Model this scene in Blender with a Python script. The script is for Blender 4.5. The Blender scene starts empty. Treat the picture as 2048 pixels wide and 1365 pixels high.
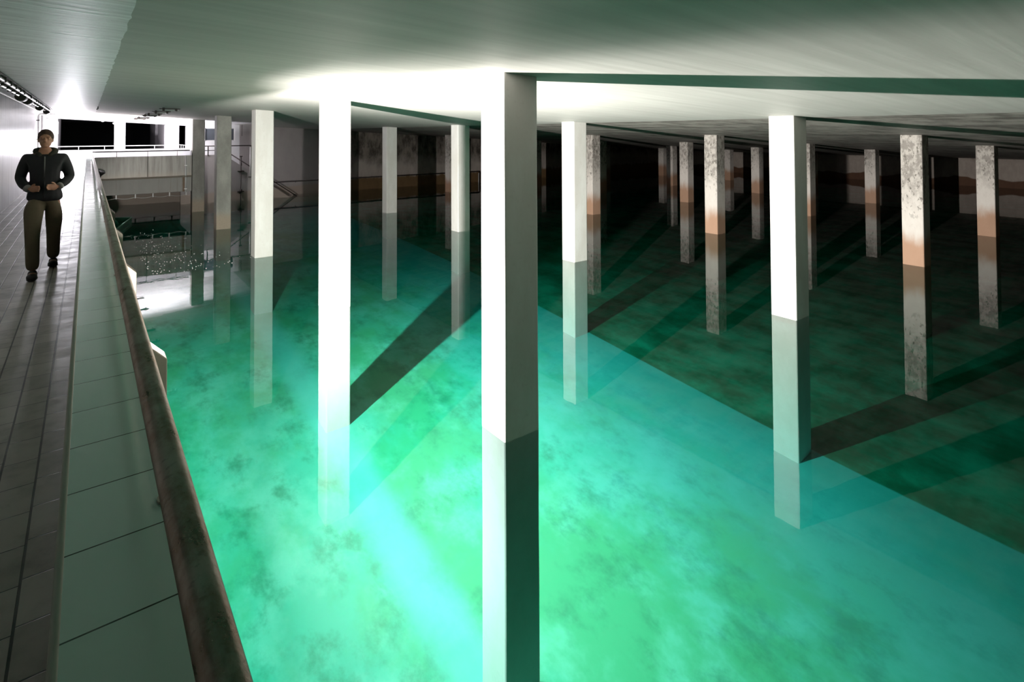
import bpy, bmesh, math, random
from mathutils import Vector, Matrix, noise as mnoise
random.seed(7)
C = bpy.context.scene.collection
R = math.radians
# ------------------------------------------------------------------ frame of the place
# X runs across the basin (away from the walkway), Y along the walkway, Z up; the water lies at Z = 0
EYE = 3.2
WALK = 1.51                      # walkway floor
COPE = 2.32                      # parapet coping
def ceil_z(x): return 4.0456 - 0.058726 * x
def bed_z(x): return -(4.62 + 0.055 * x)
END = 31.0                       # end wall of the basin
EO = 33.0                        # wall with the dark openings behind the platform
PLAT = 26.24                     # front of the platform
FARX = 41.3                      # far side wall

# ------------------------------------------------------------------ mesh helpers
class MB:
    def __init__(s): s.bm = bmesh.new()
    def box(s, x0, x1, y0, y1, z0, z1):
        v = [s.bm.verts.new(p) for p in ((x0,y0,z0),(x1,y0,z0),(x1,y1,z0),(x0,y1,z0),(x0,y0,z1),(x1,y0,z1),(x1,y1,z1),(x0,y1,z1))]
        for f in ((0,3,2,1),(4,5,6,7),(0,1,5,4),(1,2,6,5),(2,3,7,6),(3,0,4,7)): s.bm.faces.new([v[i] for i in f])
        return s
    def hexa(s, p):
        v = [s.bm.verts.new(q) for q in p]
        for f in ((0,3,2,1),(4,5,6,7),(0,1,5,4),(1,2,6,5),(2,3,7,6),(3,0,4,7)): s.bm.faces.new([v[i] for i in f])
        return s
    def prism(s, prof, axis, a0, a1):
        # prof: list of 2D points in the plane normal to axis
        def P(u, w, a):
            return {'x': (a, u, w), 'y': (u, a, w), 'z': (u, w, a)}[axis]
        A = [s.bm.verts.new(P(u, w, a0)) for u, w in prof]
        B = [s.bm.verts.new(P(u, w, a1)) for u, w in prof]
        n = len(prof)
        s.bm.faces.new(A[::-1]); s.bm.faces.new(B)
        for i in range(n): s.bm.faces.new((A[i], A[(i+1)%n], B[(i+1)%n], B[i]))
        return s
    def tube(s, pts, r, seg=12, cap=True):
        pts = [Vector(p) for p in pts]
        rings = []
        up = Vector((0,0,1))
        for i, p in enumerate(pts):
            d = ((pts[min(i+1,len(pts)-1)] - pts[max(i-1,0)])).normalized()
            a = d.cross(up)
            if a.length < 1e-3: a = d.cross(Vector((0,1,0)))
            a.normalize(); b = d.cross(a).normalized()
            rr = r[i] if isinstance(r, (list, tuple)) else r
            rings.append([s.bm.verts.new(p + (a*math.cos(k*2*math.pi/seg) + b*math.sin(k*2*math.pi/seg))*rr) for k in range(seg)])
        for A, B in zip(rings, rings[1:]):
            for k in range(seg): s.bm.faces.new((A[k], A[(k+1)%seg], B[(k+1)%seg], B[k]))
        if cap:
            s.bm.faces.new(rings[0][::-1]); s.bm.faces.new(rings[-1])
        return s
    def ball(s, c, r, sc=(1,1,1), seg=16, rings=10):
        m = Matrix.Translation(c) @ Matrix.Diagonal((r*sc[0], r*sc[1], r*sc[2], 1))
        bmesh.ops.create_uvsphere(s.bm, u_segments=seg, v_segments=rings, radius=1, matrix=m)
        return s

def arc(p0, corner, p1, r, n=6):
    """points p0 -> rounded corner -> p1"""
    p0, c, p1 = Vector(p0), Vector(corner), Vector(p1)
    a, b = (p0-c).normalized(), (p1-c).normalized()
    A, B = c + a*r, c + b*r
    return [p0] + [A.lerp(c, t).lerp(c.lerp(B, t), t) for t in [i/n for i in range(n+1)]] + [p1]

def obj(name, mb, mat, parent=None, loc=None, bevel=0, smooth=False, kind=None):
    bm = mb.bm if isinstance(mb, MB) else mb
    base = Vector((0,0,0))
    p = parent
    off = Vector(loc) if loc is not None else Vector((0,0,0))
    if parent is not None:
        base = Vector(parent['_base']); 
    else:
        base = off
    bmesh.ops.recalc_face_normals(bm, faces=bm.faces)
    bmesh.ops.translate(bm, verts=bm.verts, vec=-base)
    me = bpy.data.meshes.new(name); bm.to_mesh(me); bm.free()
    o = bpy.data.objects.new(name, me); C.objects.link(o)
    for m in (mat if isinstance(mat, (list, tuple)) else [mat]): me.materials.append(m)
    if parent is not None: o.parent = parent
    else: o.location = base
    o['_base'] = tuple(base)
    if smooth:
        for f in me.polygons: f.use_smooth = True
    if bevel:
        b = o.modifiers.new('edge', 'BEVEL'); b.width = bevel; b.segments = 2; b.limit_method = 'ANGLE'; b.angle_limit = R(40)
    if kind: o['kind'] = kind
    return o
def tag(o, label, cat, group=None, kind=None):
    o['label'] = label; o['category'] = cat
    if group: o['group'] = group
    if kind: o['kind'] = kind
    return o
def thing(name, label, cat, loc, group=None, kind=None):
    o = bpy.data.objects.new(name, None); C.objects.link(o)
    o.location = loc; o.empty_display_size = .1
    o['_base'] = tuple(loc)
    return tag(o, label, cat, group, kind)
def struct(name, mb, mat, **k): return obj(name, mb, mat, kind='structure', **k)

# ------------------------------------------------------------------ materials
class NT:
    def __init__(s, name):
        s.m = bpy.data.materials.new(name); s.m.use_nodes = True
        s.t = s.m.node_tree; s.t.nodes.clear()
        s.out = s.t.nodes.new('ShaderNodeOutputMaterial')
    def n(s, typ, **kw):
        nd = s.t.nodes.new(typ)
        for k, v in kw.items():
            if k == 'ins':
                for i, x in v.items():
                    if isinstance(x, bpy.types.NodeSocket): s.t.links.new(x, nd.inputs[i])
                    else: nd.inputs[i].default_value = x
            else: setattr(nd, k, v)
        return nd
    def pos(s): return s.n('ShaderNodeNewGeometry').outputs['Position']
    def sep(s, v):
        x = s.n('ShaderNodeSeparateXYZ', ins={0: v}); return x.outputs
    def map(s, v, scale=(1,1,1), loc=(0,0,0)):
        return s.n('ShaderNodeMapping', ins={0: v, 1: loc, 3: scale}).outputs[0]
    def noise(s, v, scale, detail=4, rough=.55, dist=0):
        return s.n('ShaderNodeTexNoise', ins={'Vector': v, 'Scale': scale, 'Detail': detail, 'Roughness': rough, 'Distortion': dist}).outputs[0]
    def ramp(s, v, stops, interp='LINEAR'):
        r = s.n('ShaderNodeValToRGB', ins={0: v}); e = r.color_ramp; e.interpolation = interp
        while len(e.elements) < len(stops): e.elements.new(.5)
        for k, (p, c) in zip(e.elements, stops):
            k.position = p; k.color = (*c, 1) if len(c) == 3 else c
        return r.outputs[0]
    def mix(s, f, a, b, mode='MIX'):
        m = s.n('ShaderNodeMix', data_type='RGBA', blend_type=mode)
        for i, x in ((0, f), (6, a), (7, b)):
            if isinstance(x, bpy.types.NodeSocket): s.t.links.new(x, m.inputs[i])
            elif i == 0: m.inputs[0].default_value = x
            else: m.inputs[i].default_value = (*x, 1) if len(x) == 3 else x
        return m.outputs[2]
    def math(s, op, a, b=0., c=0.):
        return s.n('ShaderNodeMath', operation=op, ins={0: a, 1: b, 2: c}).outputs[0]
    def step(s, v, a, b):
        return s.n('ShaderNodeMapRange', interpolation_type='SMOOTHSTEP', ins={0: v, 1: a, 2: b, 3: 0., 4: 1.}).outputs[0]
    def bump(s, h, strength=.3, dist=.02):
        return s.n('ShaderNodeBump', ins={'Strength': strength, 'Distance': dist, 'Height': h}).outputs[0]
    def bsdf(s, col, rough=.6, metal=0., normal=None, spec=.5, coat=0.):
        p = s.n('ShaderNodeBsdfPrincipled')
        for i, x in (('Base Color', col), ('Roughness', rough), ('Metallic', metal), ('Normal', normal), ('Specular IOR Level', spec), ('Coat Weight', coat)):
            if x is None: continue
            if isinstance(x, bpy.types.NodeSocket): s.t.links.new(x, p.inputs[i])
            elif i == 'Base Color': p.inputs[i].default_value = (*x, 1)
            else: p.inputs[i].default_value = x
        s.t.links.new(p.outputs[0], s.out.inputs[0])
        return s.m

def plain(name, col, rough=.5, metal=0., var=.12, sc=8):
    n = NT(name); p = n.pos()
    f = n.noise(p, sc, 5)
    c = n.mix(f, tuple(x*(1-var) for x in col), tuple(min(1, x*(1+var)) for x in col))
    return n.bsdf(c, rough, metal, n.bump(f, .08, .01))

# white coated concrete of the renovated pillars
def m_white():
    n = NT('white_coating'); p = n.pos()
    a = n.noise(n.map(p, (1, 1, .35)), 3, 6, .6)
    b = n.noise(p, 18, 4)
    c = n.mix(n.step(a, .35, .7), (.66, .63, .59), (.74, .72, .69))
    c = n.mix(n.math('MULTIPLY', n.step(b, .55, .75), .25), c, (.5, .47, .43))
    z = n.sep(p)[2]
    low = n.math('SUBTRACT', 1., n.step(n.math('ADD', z, n.math('MULTIPLY', a, .5)), -.9, .4))
    c = n.mix(n.math('MULTIPLY', low, .35), c, (.52, .48, .36))
    return n.bsdf(c, .7, 0, n.bump(b, .12, .01))
def m_grey():
    n = NT('bare_grey_concrete'); p = n.pos()
    a = n.noise(n.map(p, (1, 1, .5)), 2.2, 7, .65); b = n.noise(p, 24, 4)
    c = n.mix(n.step(a, .3, .7), (.27, .26, .235), (.42, .405, .37))
    z = n.sep(p)[2]
    low = n.math('SUBTRACT', 1., n.step(n.math('ADD', z, n.math('MULTIPLY', a, .3)), .45, .85))
    c = n.mix(n.math('MULTIPLY', low, .8), c, (.47, .37, .275))
    c = n.mix(n.math('MULTIPLY', n.step(b, .5, .8), .3), c, (.22, .21, .19))
    return n.bsdf(c, .75, 0, n.bump(b, .2, .01))
def m_stained():
    n = NT('peeling_stained_concrete'); p = n.pos()
    z = n.sep(p)[2]
    a = n.noise(n.map(p, (1.2, 1.2, .35)), 1.7, 6, .62)
    b = n.noise(n.map(p, (1, 1, .6)), 9, 6, .65)
    zz = n.math('ADD', z, n.math('MULTIPLY', n.math('SUBTRACT', a, .5), .9))
    pale = n.mix(b, (.60, .53, .48), (.72, .67, .62))
    grey = n.mix(n.step(b, .42, .58), (.27, .24, .215), (.48, .435, .395))
    brown = n.mix(a, (.36, .18, .095), (.46, .26, .16))
    c = n.mix(n.step(zz, 1.2, 2.3), pale, grey)
    spot = n.math('MULTIPLY', n.step(n.noise(n.map(p, (1, 1, .55)), 13, 5, .7), .56, .62), n.step(zz, .9, 1.8))
    c = n.mix(n.math('MULTIPLY', spot, .85), c, (.10, .085, .07))
    wet = n.math('SUBTRACT', 1., n.step(zz, .45, .95))
    c = n.mix(n.math('MULTIPLY', wet, .9), c, brown)
    return n.bsdf(c, .78, 0, n.bump(b, .35, .012))
def m_wall_stained():
    n = NT('tide_marked_wall'); p = n.pos(); z = n.sep(p)[2]
    a = n.noise(n.map(p, (.5, .5, .35)), 1.6, 6, .65)
    b = n.noise(n.map(p, (1, 1, .5)), 4.5, 7, .68)
    arc_ = n.noise(n.map(p, (.8, .8, .1)), 1.0, 2, .4)
    pale = n.mix(b, (.25, .2, .17), (.5, .43, .38))
    zz = n.math('ADD', z, n.math('MULTIPLY', n.math('SUBTRACT', a, .5), 1.3))
    c = n.mix(n.math('MULTIPLY', n.step(zz, 1.3, 2.1), n.step(b, .4, .6)), pale, (.075, .06, .045))
    edge = n.math('SUBTRACT', 1., n.step(n.math('ADD', z, n.math('MULTIPLY', n.math('SUBTRACT', arc_, .5), -.7)), .42, .50))
    c = n.mix(edge, c, n.mix(b, (.07, .03, .015), (.13, .06, .03)))
    return n.bsdf(c, .8, 0, n.bump(b, .3, .02))
def m_wall_end():
    # clean coated concrete by the stairs, stained concrete further along the same wall
    n = NT('end_wall_concrete'); p = n.pos(); x, y, z = n.sep(p)
    b = n.noise(n.map(p, (1, 1, .4)), 3, 7, .65); a = n.noise(p, .9, 5)
    clean = n.mix(b, (.33, .30, .295), (.46, .42, .41))
    clean = n.mix(n.math('MULTIPLY', n.math('SUBTRACT', 1., n.step(n.math('ADD', z, n.math('MULTIPLY', a, .2)), .5, .62)), .7), clean, (.42, .33, .26))
    s1 = n.mix(b, (.28, .235, .205), (.60, .53, .48))
    zz = n.math('ADD', z, n.math('MULTIPLY', n.math('SUBTRACT', a, .5), 1.6))
    s1 = n.mix(n.math('MULTIPLY', n.step(zz, 1.2, 2.0), .95), s1, n.mix(n.step(b, .35, .65), (.035, .028, .02), (.26, .22, .185)))
    low = n.math('SUBTRACT', 1., n.step(n.math('ADD', z, n.math('MULTIPLY', b, .5)), .8, 1.0))
    s1 = n.mix(low, s1, n.mix(b, (.10, .06, .025), (.24, .14, .06)))
    return n.bsdf(n.mix(n.step(x, 11.2, 11.4), clean, s1), .78, 0, n.bump(b, .25, .015))
def m_slab():
    n = NT('board_marked_slab'); p = n.pos(); x, y, z = n.sep(p)
    brd = n.noise(n.map(p, (.22, 4.5, 1)), 1.6, 6, .6)
    cl = n.noise(p, .45, 5)
    blot = n.noise(n.map(p, (.5, 1.2, 1)), 2.2, 6, .65)
    c = n.mix(brd, (.29, .278, .255), (.49, .475, .445))
    c = n.mix(n.math('MULTIPLY', n.step(cl, .4, .7), .35), c, (.33, .31, .29))
    strk = n.noise(n.map(p, (2.2, .16, 1)), .9, 5, .6)
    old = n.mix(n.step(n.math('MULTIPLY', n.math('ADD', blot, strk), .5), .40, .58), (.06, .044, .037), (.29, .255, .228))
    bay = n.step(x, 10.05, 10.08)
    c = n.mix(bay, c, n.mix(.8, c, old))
    jx = n.math('ABSOLUTE', n.math('SUBTRACT', n.math('FLOORED_MODULO', n.math('SUBTRACT', x, 3.95), 6.1407), .0))
    line = n.math('SUBTRACT', 1., n.step(jx, .02, .06))
    c = n.mix(n.math('MULTIPLY', n.math('MULTIPLY', line, n.step(x, 8., 9.)), .6), c, (.1, .09, .08))
    h = n.math('ADD', brd, n.math('MULTIPLY', blot, .3))
    return n.bsdf(c, .62, 0, n.bump(h, .3, .012))
def m_paint_ceiling():
    n = NT('gloss_white_ceiling_paint'); p = n.pos(); x, y, z = n.sep(p)
    brd = n.noise(n.map(p, (.25, 5, 1)), 1.5, 6, .6)
    chip = n.noise(n.map(p, (1.2, 5, 1)), 4.5, 6, .7)
    c = n.mix(n.step(brd, .3, .7), (.54, .525, .53), (.84, .83, .84))
    c = n.mix(n.math('MULTIPLY', n.step(chip, .60, .66), .7), c, (.24, .23, .22))
    seam = n.math('SUBTRACT', 1., n.step(n.math('FLOORED_MODULO', n.math('ADD', y, n.math('MULTIPLY', chip, .03)), 1.22), .0, .014))
    c = n.mix(n.math('MULTIPLY', seam, .5), c, (.3, .29, .28))
    return n.bsdf(c, .46, 0, n.bump(brd, .35, .012))
def m_paint_wall():
    n = NT('gloss_white_wall_paint'); p = n.pos(); x, y, z = n.sep(p)
    brd = n.noise(n.map(p, (1, 6, .18)), 1.8, 6, .62)
    sm = n.noise(n.map(p, (1, 5, .5)), 3.5, 6, .68)
    c = n.mix(n.step(brd, .3, .7), (.56, .54, .57), (.80, .78, .81))
    c = n.mix(n.math('MULTIPLY', n.math('MULTIPLY', n.step(sm, .52, .7), n.step(z, 3.0, 4.1)), .55), c, (.26, .24, .25))
    j = n.math('SUBTRACT', 1., n.step(n.math('ABSOLUTE', n.math('SUBTRACT', n.math('FLOORED_MODULO', n.math('ADD', y, 1.3), 4.6), 1.)), .01, .03))
    c = n.mix(n.math('MULTIPLY', j, .55), c, (.24, .23, .23))
    return n.bsdf(c, .34, 0, n.bump(brd, .3, .01))
def m_tiles():
    # walkway tiles: rows along the walkway, staggered from row to row
    n = NT('walkway_tiles'); p = n.pos(); x, y, z = n.sep(p)
    W, L = .142, .262
    u = n.math('DIVIDE', n.math('ADD', x, .042), W)
    row = n.math('FLOOR', u)
    fu = n.math('FRACT', n.math('ADD', u, 100.))
    off = n.math('FRACT', n.math('MULTIPLY', n.math('SINE', n.math('MULTIPLY', row, 12.7)), 43.1))
    v = n.math('ADD', n.math('DIVIDE', y, L), n.math('MULTIPLY', off, .35))
    fv = n.math('FRACT', n.math('ADD', v, 100.))
    du = n.math('MULTIPLY', n.math('MINIMUM', fu, n.math('SUBTRACT', 1., fu)), W)
    dv = n.math('MULTIPLY', n.math('MINIMUM', fv, n.math('SUBTRACT', 1., fv)), L)
    tile = n.math('MINIMUM', n.step(du, .0035, .006), n.step(dv, .0018, .0034))
    wn = n.n('ShaderNodeTexWhiteNoise', noise_dimensions='2D', ins={0: n.n('ShaderNodeCombineXYZ', ins={0: row, 1: n.math('FLOOR', v)}).outputs[0]}).outputs[0]
    dirt = n.noise(p, 5, 6, .65)
    c = n.mix(wn, (.40, .37, .325), (.52, .485, .43))
    c = n.mix(n.math('MULTIPLY', n.step(dirt, .45, .75), .5), c, (.19, .175, .15))
    c = n.mix(tile, (.03, .028, .024), c)
    rgh = n.n('ShaderNodeMapRange', ins={0: dirt, 1: .3, 2: .7, 3: .32, 4: .5}).outputs[0]
    return n.bsdf(c, rgh, 0, n.bump(n.math('ADD', tile, n.math('MULTIPLY', dirt, .25)), .35, .006))
def m_coping():
    n = NT('glazed_coping_tiles'); p = n.pos(); x, y, z = n.sep(p)
    fv = n.math('FRACT', n.math('ADD', n.math('DIVIDE', y, .252), 100.))
    dv = n.math('MULTIPLY', n.math('MINIMUM', fv, n.math('SUBTRACT', 1., fv)), .252)
    tile = n.step(dv, .0012, .003)
    wn = n.n('ShaderNodeTexWhiteNoise', noise_dimensions='1D', ins={1: n.math('FLOOR', n.math('DIVIDE', y, .252))}).outputs[0]
    c = n.mix(wn, (.57, .76, .67), (.64, .82, .74))
    c = n.mix(tile, (.06, .07, .055), c)
    rgh = n.n('ShaderNodeMapRange', ins={0: n.noise(p, 6, 4), 1: .3, 2: .7, 3: .1, 4: .2}).outputs[0]
    return n.bsdf(c, rgh, 0, n.bump(tile, .06, .002))
def m_bed():
    # basin floor: clean green coating near the walkway, dark silt beyond the second row of pillars
    n = NT('basin_floor_coating'); p = n.pos(); x, y, z = n.sep(p)
    a = n.noise(n.map(p, (1, .6, 1)), .55, 6, .6, .1)
    b = n.noise(n.map(p, (1, .7, 1)), 1.3, 6, .6, .1)
    d = n.noise(n.map(p, (1.3, .9, 1)), 1.5, 6, .68)
    c = n.mix(n.step(a, .40, .60), BED[0], BED[1])
    c = n.mix(n.math('MULTIPLY', n.step(b, .42, .75), .8), c, BED[2])
    c = n.mix(n.math('MULTIPLY', n.step(d, .46, .74), .8), c, BED[3])
    c = n.mix(n.math('MULTIPLY', n.step(n.math('ADD', x, n.math('MULTIPLY', b, 4.)), 7.5, 11.5), .7), c, (.06, .36, .36))
    # paler strip along the first row of pillars
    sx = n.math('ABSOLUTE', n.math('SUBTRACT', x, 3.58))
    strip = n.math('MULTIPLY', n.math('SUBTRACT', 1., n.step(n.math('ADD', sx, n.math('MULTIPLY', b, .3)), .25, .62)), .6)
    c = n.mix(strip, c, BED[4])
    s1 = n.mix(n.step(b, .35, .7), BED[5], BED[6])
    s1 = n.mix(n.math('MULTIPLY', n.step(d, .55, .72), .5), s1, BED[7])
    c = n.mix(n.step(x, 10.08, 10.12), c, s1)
    return n.bsdf(c, .85, 0, None, .1)
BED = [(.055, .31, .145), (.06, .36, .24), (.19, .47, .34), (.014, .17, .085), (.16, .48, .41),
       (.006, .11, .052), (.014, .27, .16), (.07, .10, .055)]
WATER_ABS = ((.34, .92, .90), .24)
def m_water():
    n = NT('clear_water'); p = n.pos(); x, y, z = n.sep(p)
    r1 = n.noise(n.map(p, (1, 1, 1)), 1.1, 3, .5)
    r2 = n.noise(n.map(p, (1, 1, 1)), 5.0, 3, .5)
    rip = n.math('MULTIPLY', n.math('SUBTRACT', 1., n.step(n.math('ADD', x, n.math('MULTIPLY', r1, 2.)), 2.0, 6.0)), n.step(y, 10., 16.))
    h = n.math('ADD', n.math('MULTIPLY', r1, .5), n.math('MULTIPLY', r2, n.math('MULTIPLY', rip, .35)))
    nm = n.bump(h, .04, .05)
    g = n.n('ShaderNodeBsdfGlass', ins={'Color': (1, 1, 1, 1), 'Roughness': 0., 'IOR': 1.333, 'Normal': nm})
    n.t.links.new(g.outputs[0], n.out.inputs[0])
    v = n.n('ShaderNodeVolumeAbsorption', ins={'Color': (*WATER_ABS[0], 1), 'Density': WATER_ABS[1]})
    n.t.links.new(v.outputs[0], n.out.inputs[1])
    return n.m
def m_emit(name, col, st):
    n = NT(name); e = n.n('ShaderNodeEmission', ins={0: (*col, 1), 1: st}); n.t.links.new(e.outputs[0], n.out.inputs[0]); return n.m
def m_steel():
    n = NT('worn_steel_pipe'); p = n.pos()
    a = n.noise(n.map(p, (1, .6, 1)), 14, 6, .7); b = n.noise(p, 60, 4, .6)
    c = n.mix(n.step(a, .35, .65), (.36, .27, .215), (.52, .455, .40))
    c = n.mix(n.math('MULTIPLY', n.step(b, .55, .7), .4), c, (.2, .15, .12))
    rgh = n.n('ShaderNodeMapRange', ins={0: a, 1: .3, 2: .7, 3: .24, 4: .42}).outputs[0]
    return n.bsdf(c, rgh, .85, n.bump(b, .25, .004))
def m_panel():
    n = NT('brushed_sheet_panel'); p = n.pos(); x, y, z = n.sep(p)
    a = n.noise(n.map(p, (3, 1, .25)), 2.5, 6, .6)
    c = n.mix(n.step(a, .3, .7), (.27, .25, .23), (.42, .40, .375))
    low = n.math('SUBTRACT', 1., n.step(n.math('ADD', z, n.math('MULTIPLY', a, .3)), 1.6, 2.0))
    c = n.mix(n.math('MULTIPLY', low, .5), c, (.50, .42, .34))
    return n.bsdf(c, .45, .25, n.bump(a, .1, .01))
def m_slabedge():
    n = NT('platform_edge_concrete'); p = n.pos(); x, y, z = n.sep(p)
    a = n.noise(n.map(p, (1.5, 1, .4)), 3, 6, .65)
    c = n.mix(a, (.36, .345, .325), (.48, .46, .435))
    rx = n.math('SUBTRACT', 1., n.step(n.math('ABSOLUTE', n.math('SUBTRACT', x, n.math('ADD', 3.12, n.math('MULTIPLY', a, .08)))), .02, .10))
    c = n.mix(n.math('MULTIPLY', rx, .8), c, (.20, .10, .035))
    st = n.math('MULTIPLY', n.step(n.noise(n.map(p, (5, 1, .3)), 2, 4), .55, .75), .4)
    c = n.mix(st, c, (.26, .19, .13))
    return n.bsdf(c, .7, 0, n.bump(a, .15, .01))

M = {}
M['white'] = m_white(); M['grey'] = m_grey(); M['stained'] = m_stained()
M['wall_stained'] = m_wall_stained(); M['wall_end'] = m_wall_end(); M['slab'] = m_slab()
M['pceil'] = m_paint_ceiling(); M['pwall'] = m_paint_wall(); M['tiles'] = m_tiles(); M['coping'] = m_coping()
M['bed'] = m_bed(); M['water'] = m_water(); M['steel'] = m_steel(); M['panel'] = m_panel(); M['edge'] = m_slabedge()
M['pure_white'] = plain('white_wall_paint', (.78, .77, .78), .55, 0, .04)
M['black_steel'] = plain('black_iron_pipe', (.035, .025, .022), .45, .3, .3, 20)
M['galv'] = plain('galvanised_steel', (.55, .54, .53), .35, .7, .15, 20)
M['dark_metal'] = plain('dark_olive_metal', (.06, .06, .05), .45, .3, .2, 15)
M['pipe_white'] = plain('white_plastic_pipe', (.7, .69, .68), .35, 0, .05, 12)
M['trim'] = plain('white_edge_trim', (.62, .60, .52), .3, 0, .08, 10)
M['buttress'] = plain('pale_rough_concrete', (.24, .21, .17), .8, 0, .2, 6)
M['tank'] = plain('tank_wall_concrete', (.36, .34, .30), .8, 0, .2, 3)
M['green_metal'] = plain('dark_green_metal', (.02, .13, .075), .4, .2, .3, 10)
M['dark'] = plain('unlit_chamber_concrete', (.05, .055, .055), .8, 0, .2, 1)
M['chamber'] = plain('chamber_pier_concrete', (.36, .34, .35), .8, 0, .1, 2)
M['window_grey'] = plain('dusty_window_glass', (.09, .10, .12), .25, 0, .3, 3)
M['black'] = plain('black_plastic', (.012, .012, .012), .5, 0, .2, 10)
M['grout'] = plain('dark_joint', (.06, .05, .045), .8)

# ------------------------------------------------------------------ setting
Y0, Y1 = -9.0, END
XL = -1.5
# walkway floor
struct('floor', MB().box(XL, .2, Y0, EO, WALK-.25, WALK), M['tiles'])
# parapet between walkway and basin with its glazed coping
pw = tag(struct('wall_parapet', MB().box(-.04, .19, Y0, PLAT-.02, WALK, COPE-.02), M['tank'], bevel=.004), 'waist-high parapet wall topped with pale green tiles beside the walkway', 'parapet')
obj('coping_tiles', MB().box(-.034, .194, Y0, PLAT-.02, COPE-.02, COPE), M['coping'], pw)
obj('edge_trim', MB().tube([(-.036, Y0, COPE-.006), (-.036, PLAT-.02, COPE-.006)], .009, 8), M['trim'], pw, smooth=True)
# tank wall under the walkway
struct('wall_tank', MB().box(-.1, .22, Y0, PLAT, -6, WALK-.25), M['tank'])
# side wall of the walkway, with a pale fillet where it meets the slab
struct('wall_left', MB().box(XL-.3, XL, Y0, EO+.3, -.2, 4.3), M['pwall'])
struct('trim_1', MB().tube([(XL+.012, Y0, ceil_z(XL)-.015), (XL+.012, END, ceil_z(XL)-.015)], .022, 8), M['pipe_white'], smooth=True)
# slab over the basin and painted strip over the walkway
XP = .20
def slabmesh(pts_x, y0, y1, th=.35, dz=0):
    mb = MB()
    for x0, x1 in zip(pts_x, pts_x[1:]):
        mb.hexa([(x0,y0,ceil_z(x0)+dz),(x1,y0,ceil_z(x1)+dz),(x1,y1,ceil_z(x1)+dz),(x0,y1,ceil_z(x0)+dz),
                 (x0,y0,ceil_z(x0)+th),(x1,y0,ceil_z(x1)+th),(x1,y1,ceil_z(x1)+th),(x0,y1,ceil_z(x0)+th)])
    return mb
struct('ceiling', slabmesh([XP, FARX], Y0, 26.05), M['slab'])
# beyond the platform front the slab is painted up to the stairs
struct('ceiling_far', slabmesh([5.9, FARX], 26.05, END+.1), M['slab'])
# painted strip: ragged edge along the slab
mb = MB(); bm = mb.bm
n_ = 420; prev = None
for i in range(n_+1):
    y = Y0 + (26.05-Y0)*i/n_
    e = XP + .03 + .012*mnoise.noise((y*3.1, 0, 0)) + .008*mnoise.noise((y*11., 5, 0)) + .006*random.random()
    z = ceil_z(0)-.0
    ring = [bm.verts.new((XL-.05, y, ceil_z(XL)-.006)), bm.verts.new((e, y, ceil_z(e)-.006)), bm.verts.new((e, y, ceil_z(e)+.05)), bm.verts.new((XL-.05, y, ceil_z(XL)+.3))]
    if prev:
        for k in range(4): bm.faces.new((prev[k], prev[(k+1)%4], ring[(k+1)%4], ring[k]))
    else: bm.faces.new(ring[::-1])
    prev = ring
bm.faces.new(prev)
struct('ceiling_walkway', mb, M['pceil'])
struct('ceiling_platform', slabmesh([XL-.05, 5.9], 26.05, EO+.1), M['pceil'])
# basin floor
mb = MB()
for x0, x1 in ((-.1, FARX+.3),):
    mb.hexa([(x0,Y0,bed_z(x0)-.4),(x1,Y0,bed_z(x1)-.4),(x1,END+.3,bed_z(x1)-.4),(x0,END+.3,bed_z(x0)-.4),
             (x0,Y0,bed_z(x0)),(x1,Y0,bed_z(x1)),(x1,END+.3,bed_z(x1)),(x0,END+.3,bed_z(x0))])
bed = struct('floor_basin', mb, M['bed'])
# far side wall, rear wall behind the viewer
struct('wall_right', MB().box(FARX, FARX+.3, Y0, END+.3, -7.5, 4.2), M['wall_stained'])
struct('wall_back', MB().box(XL-.3, FARX+.3, Y0-.3, Y0, -7.5, 4.4), M['grey'])
# end wall: solid below the sill, piers and lintel around the openings on the platform
OPEN = [(-1.09, 1.03), (1.47, 3.10), (3.72, 4.03)]
SILL = 2.50
HEAD = lambda x: ceil_z(x) - .15
PR = 4.45
mb = MB()
mb.box(XL, PR, EO, EO+.3, WALK-.6, SILL)
xs = [XL] + [v for o in OPEN for v in o] + [PR]
for x0, x1 in zip(xs[0::2], xs[1::2]): mb.box(x0, x1, EO, EO+.3, SILL, HEAD(x1))
mb.hexa([(XL,EO,HEAD(XL)),(PR,EO,HEAD(PR)),(PR,EO+.3,HEAD(PR)),(XL,EO+.3,HEAD(XL)),
         (XL,EO,4.2),(PR,EO,4.2),(PR,EO+.3,4.2),(XL,EO+.3,4.2)])
struct('wall_end', mb, M['pure_white'])
struct('wall_under_platform', MB().box(XL, 4.10, END, END+.3, -6.5, WALK-.62), M['wall_end'])
struct('wall_platform_side', MB().box(PR, PR+.15, END, EO+.3, WALK-.6, 4.2), M['pure_white'])
# stretch with the dusty window behind the stairs
WX0, WX1, WZ0, WZ1 = 4.55, 5.94, 2.88, 3.53
mb = MB()
mb.box(4.10, PR, END, END+.3, -6.5, WALK-.62); mb.box(PR, WX0, END, END+.3, -6.5, 4.2); mb.box(WX0, WX1, END, END+.3, -6.5, WZ0); mb.box(WX0, WX1, END, END+.3, WZ1, 4.2); mb.box(WX1, 6.15, END, END+.3, -6.5, 4.2)
struct('wall_stair', mb, M['pure_white'])
w = struct('window_1', MB().box(WX0+.03, WX1-.03, END+.10, END+.13, WZ0+.03, WZ1-.03), M['window_grey'])
fr = MB(); fr.box(WX0, WX1, END+.05, END+.15, WZ0, WZ0+.04).box(WX0, WX1, END+.05, END+.15, WZ1-.04, WZ1).box(WX0, WX0+.04, END+.05, END+.15, WZ0+.04, WZ1-.04).box(WX1-.04, WX1, END+.05, END+.15, WZ0+.04, WZ1-.04)
obj('window_frame', fr, M['pipe_white'], w)
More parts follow.
